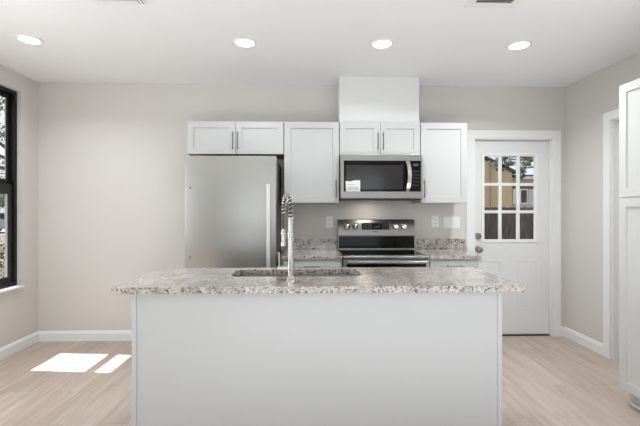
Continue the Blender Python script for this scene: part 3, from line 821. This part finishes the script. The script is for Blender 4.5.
for x0, x1 in ((13.72, 14.72), (15.0, 15.9)):
    yy = hy - 0.03 if x0 < 14 else hy + 0.36
    wf = MB().box(x0, x1, yy, yy + 0.025, 1.75, 2.75).build('window', M['trim'], hsx)
    MB().box(x0 + 0.08, (x0 + x1) / 2 - 0.03, yy - 0.012, yy - 0.002, 1.83, 2.67).build('pane', M['blind'], wf)
    MB().box((x0 + x1) / 2 + 0.03, x1 - 0.08, yy - 0.012, yy - 0.002, 1.83, 2.67).build('pane', M['mwglass'], wf)
    MB().box(x0 - 0.05, x1 + 0.05, yy - 0.03, yy + 0.025, 2.76, 2.96).build('lintel', M['brown'], hsx)
MB().cyl((12.15, hy - 0.05, gz0), (12.15, hy - 0.05, 4.4), 0.04, n=10).build('downspout', M['road'], hsx)

# trees: tapering trunk, boughs and a crown of single leaves
def tree(name, base, trunk_top, boughs, clusters, nleaf, size, label, leafmat):
    t = thing(name, base, label, 'tree')
    m = MB(); b0 = Vector(base); tt = Vector(trunk_top)
    mid = b0.lerp(tt, 0.5) + Vector((0.08, 0.05, 0))
    m.tube([b0, b0.lerp(mid, .5), mid, mid.lerp(tt, .5), tt], [0.19, 0.16, 0.145, 0.13, 0.10], 12)
    for e in boughs:
        e = Vector(e); q = tt.lerp(e, 0.5) + Vector((0, 0, 0.25))
        m.tube([tt, tt.lerp(q, .5), q, q.lerp(e, .5), e], [0.085, 0.065, 0.05, 0.035, 0.015], 8)
    m.build('trunk', M['bark'], t)
    bm = bmesh.new()
    for (c, rad) in clusters:
        c = Vector(c)
        for _ in range(nleaf):
            d = Vector((random.gauss(0, 1), random.gauss(0, 1), random.gauss(0, 1))).normalized() * (rad * random.random() ** 0.45)
            pos = c + Vector((d.x, d.y, d.z * 0.7))
            u = Vector((random.gauss(0, 1), random.gauss(0, 1), random.gauss(0, 1))).normalized(); v = u.orthogonal().normalized()
            s = size * random.uniform(0.6, 1.2)
            w_ = u.cross(v) * s * 0.12
            vs = [bm.verts.new(pos + q) for q in (-u * s * .5, v * s * .26 + w_, u * s * .5, -v * s * .26 + w_)]
            bm.faces.new(vs)
    f_ = MB().merge(bm).build('leaves', leafmat, t)
    return t
cl = [((random.uniform(5.55, 7.0), 8 + random.uniform(-.5, .5), 2.92 + random.uniform(-.22, .3)), 0.15) for _ in range(17)]
cl += [((6.62 + random.uniform(-.16, .12), 8 + random.uniform(-.3, .3), z), 0.13) for z in (2.35, 2.5, 2.6, 2.72, 2.8)]
cl += [((5.80 + random.uniform(-.12, .14), 8 + random.uniform(-.3, .3), z), 0.13) for z in (2.55, 2.68, 2.8)]
cl += [((7.6 + random.uniform(-1.2, 1.4), 8 + random.uniform(-1, 1), 3.8 + random.uniform(-.4, .8)), 0.45) for _ in range(14)]
tree('backyard_tree', (8.6, 8.2, gz0), (8.3, 8.1, 2.3), [(6.2, 8.0, 2.9), (5.7, 8.2, 3.1), (7.2, 7.6, 3.7), (8.8, 8.5, 4.2), (6.6, 7.8, 2.6)], cl, 60, 0.10,
     'leafy tree hanging over the yard, seen through the upper panes of the back door', M['leaf'])
cl = [((-9.2 + random.uniform(-1.1, 1.1), 7.6 + random.uniform(-1.2, 1.2), 3.6 + random.uniform(-1.4, 1.6)), 0.36) for _ in range(50)]
tree('oak_tree', (-8.0, 8.6, gz0), (-8.3, 8.4, 1.9), [(-9.4, 7.2, 3.2), (-8.6, 8.4, 4.4), (-10.0, 7.8, 4.0), (-9.0, 6.9, 2.6)], cl, 80, 0.11,
     'broad leafy tree in front of the street, seen through the black window', M['leaf2'])
for i, (x, y, h_) in enumerate([(-29.0, 34.5, 6.0), (-33.0, 40.5, 7.0)]):
    cl = [((x + random.uniform(-2.2, 2.2), y + random.uniform(-2.2, 2.2), h_ * 0.45 + random.uniform(-1.6, 1.6)), 1.2) for _ in range(14)]
    tree('street_tree', (x, y, gz0), (x, y, h_ * 0.3), [(x + 1, y, h_ * .6), (x - 1, y + .5, h_ * .55)], cl, 60, 0.55,
         ['far tree across the street, nearer the parked car', 'far tree across the street, farther from the parked car'][i], M['leaf2'])

def shrub(x, y, h_, r_, label):
    t = thing('dry_shrub', (x, y, gz0), label, 'shrub', 'dry shrubs outside the black window')
    m = MB()
    for k in range(9):
        a = k * 0.7; m.tube([(x, y, gz0), (x + math.cos(a) * r_ * .4, y + math.sin(a) * r_ * .4, gz0 + h_ * .5), (x + math.cos(a) * r_ * .8, y + math.sin(a) * r_ * .8, gz0 + h_ * .9)], [0.02, 0.014, 0.006], 6)
    m.build('stems', M['bark'], t)
    bm = bmesh.new()
    for _ in range(500):
        d = Vector((random.gauss(0, 1), random.gauss(0, 1), random.gauss(0, 1))).normalized() * random.random() ** 0.4
        pos = Vector((x + d.x * r_, y + d.y * r_, gz0 + h_ * 0.52 + d.z * h_ * 0.48))
        u = Vector((random.gauss(0, 1), random.gauss(0, 1), random.gauss(0, 1))).normalized(); v = u.orthogonal().normalized(); s = random.uniform(.05, .11)
        bm.faces.new([bm.verts.new(pos + q) for q in (-u * s * .5, v * s * .28, u * s * .5, -v * s * .28)])
    MB().merge(bm).build('leaves', M['dry'], t)
shrub(-6.4, 3.9, 1.0, 0.62, 'dry tan shrub outside the black window, nearest the glass')
shrub(-8.2, 6.0, 0.9, 0.70, 'dry tan shrub outside the black window, farther from the glass')

# car parked across the street
cx_, cy_ = -21.6, 23.5
c = thing('parked_car', (cx_, cy_, gz0 + 0.012), 'pale silver car parked on the street outside the black window', 'car')
z0 = gz0 + 0.012
to = lambda u, v, d: Vector((cx_ + d, cy_ + u, z0 + v))
body = MB().prism([(-2.2, 0.28), (2.2, 0.28), (2.25, 0.55), (2.15, 0.80), (1.2, 0.92), (0.55, 1.38), (-0.9, 1.42), (-1.6, 1.0), (-2.2, 0.92), (-2.25, 0.5)], -0.85, 0.85, to)
bmesh.ops.bevel(body.bm, geom=body.bm.edges[:], offset=0.06, segments=2, affect='EDGES', profile=0.5)
body.build('body', M['carpaint'], c)
for s in (-1, 1):
    MB().prism([(1.02, 0.95), (0.50, 1.32), (-0.15, 1.34), (-0.15, 0.95)], s * 0.851, s * 0.862, to).build('side_window', M['blackglass'], c)
    MB().prism([(-0.22, 0.95), (-0.22, 1.34), (-0.88, 1.35), (-1.35, 0.98)], s * 0.851, s * 0.862, to).build('side_window', M['blackglass'], c)
    for u in (-1.35, 1.35):
        wh = MB().cyl((cx_ + s * 0.66, cy_ + u, z0 + 0.32), (cx_ + s * 0.88, cy_ + u, z0 + 0.32), 0.32, n=24, bev=.03).build('wheel', M['tyre'], c)
        MB().cyl((cx_ + s * 0.881, cy_ + u, z0 + 0.32), (cx_ + s * 0.892, cy_ + u, z0 + 0.32), 0.19, n=20).build('hubcap', M['chrome'], wh)
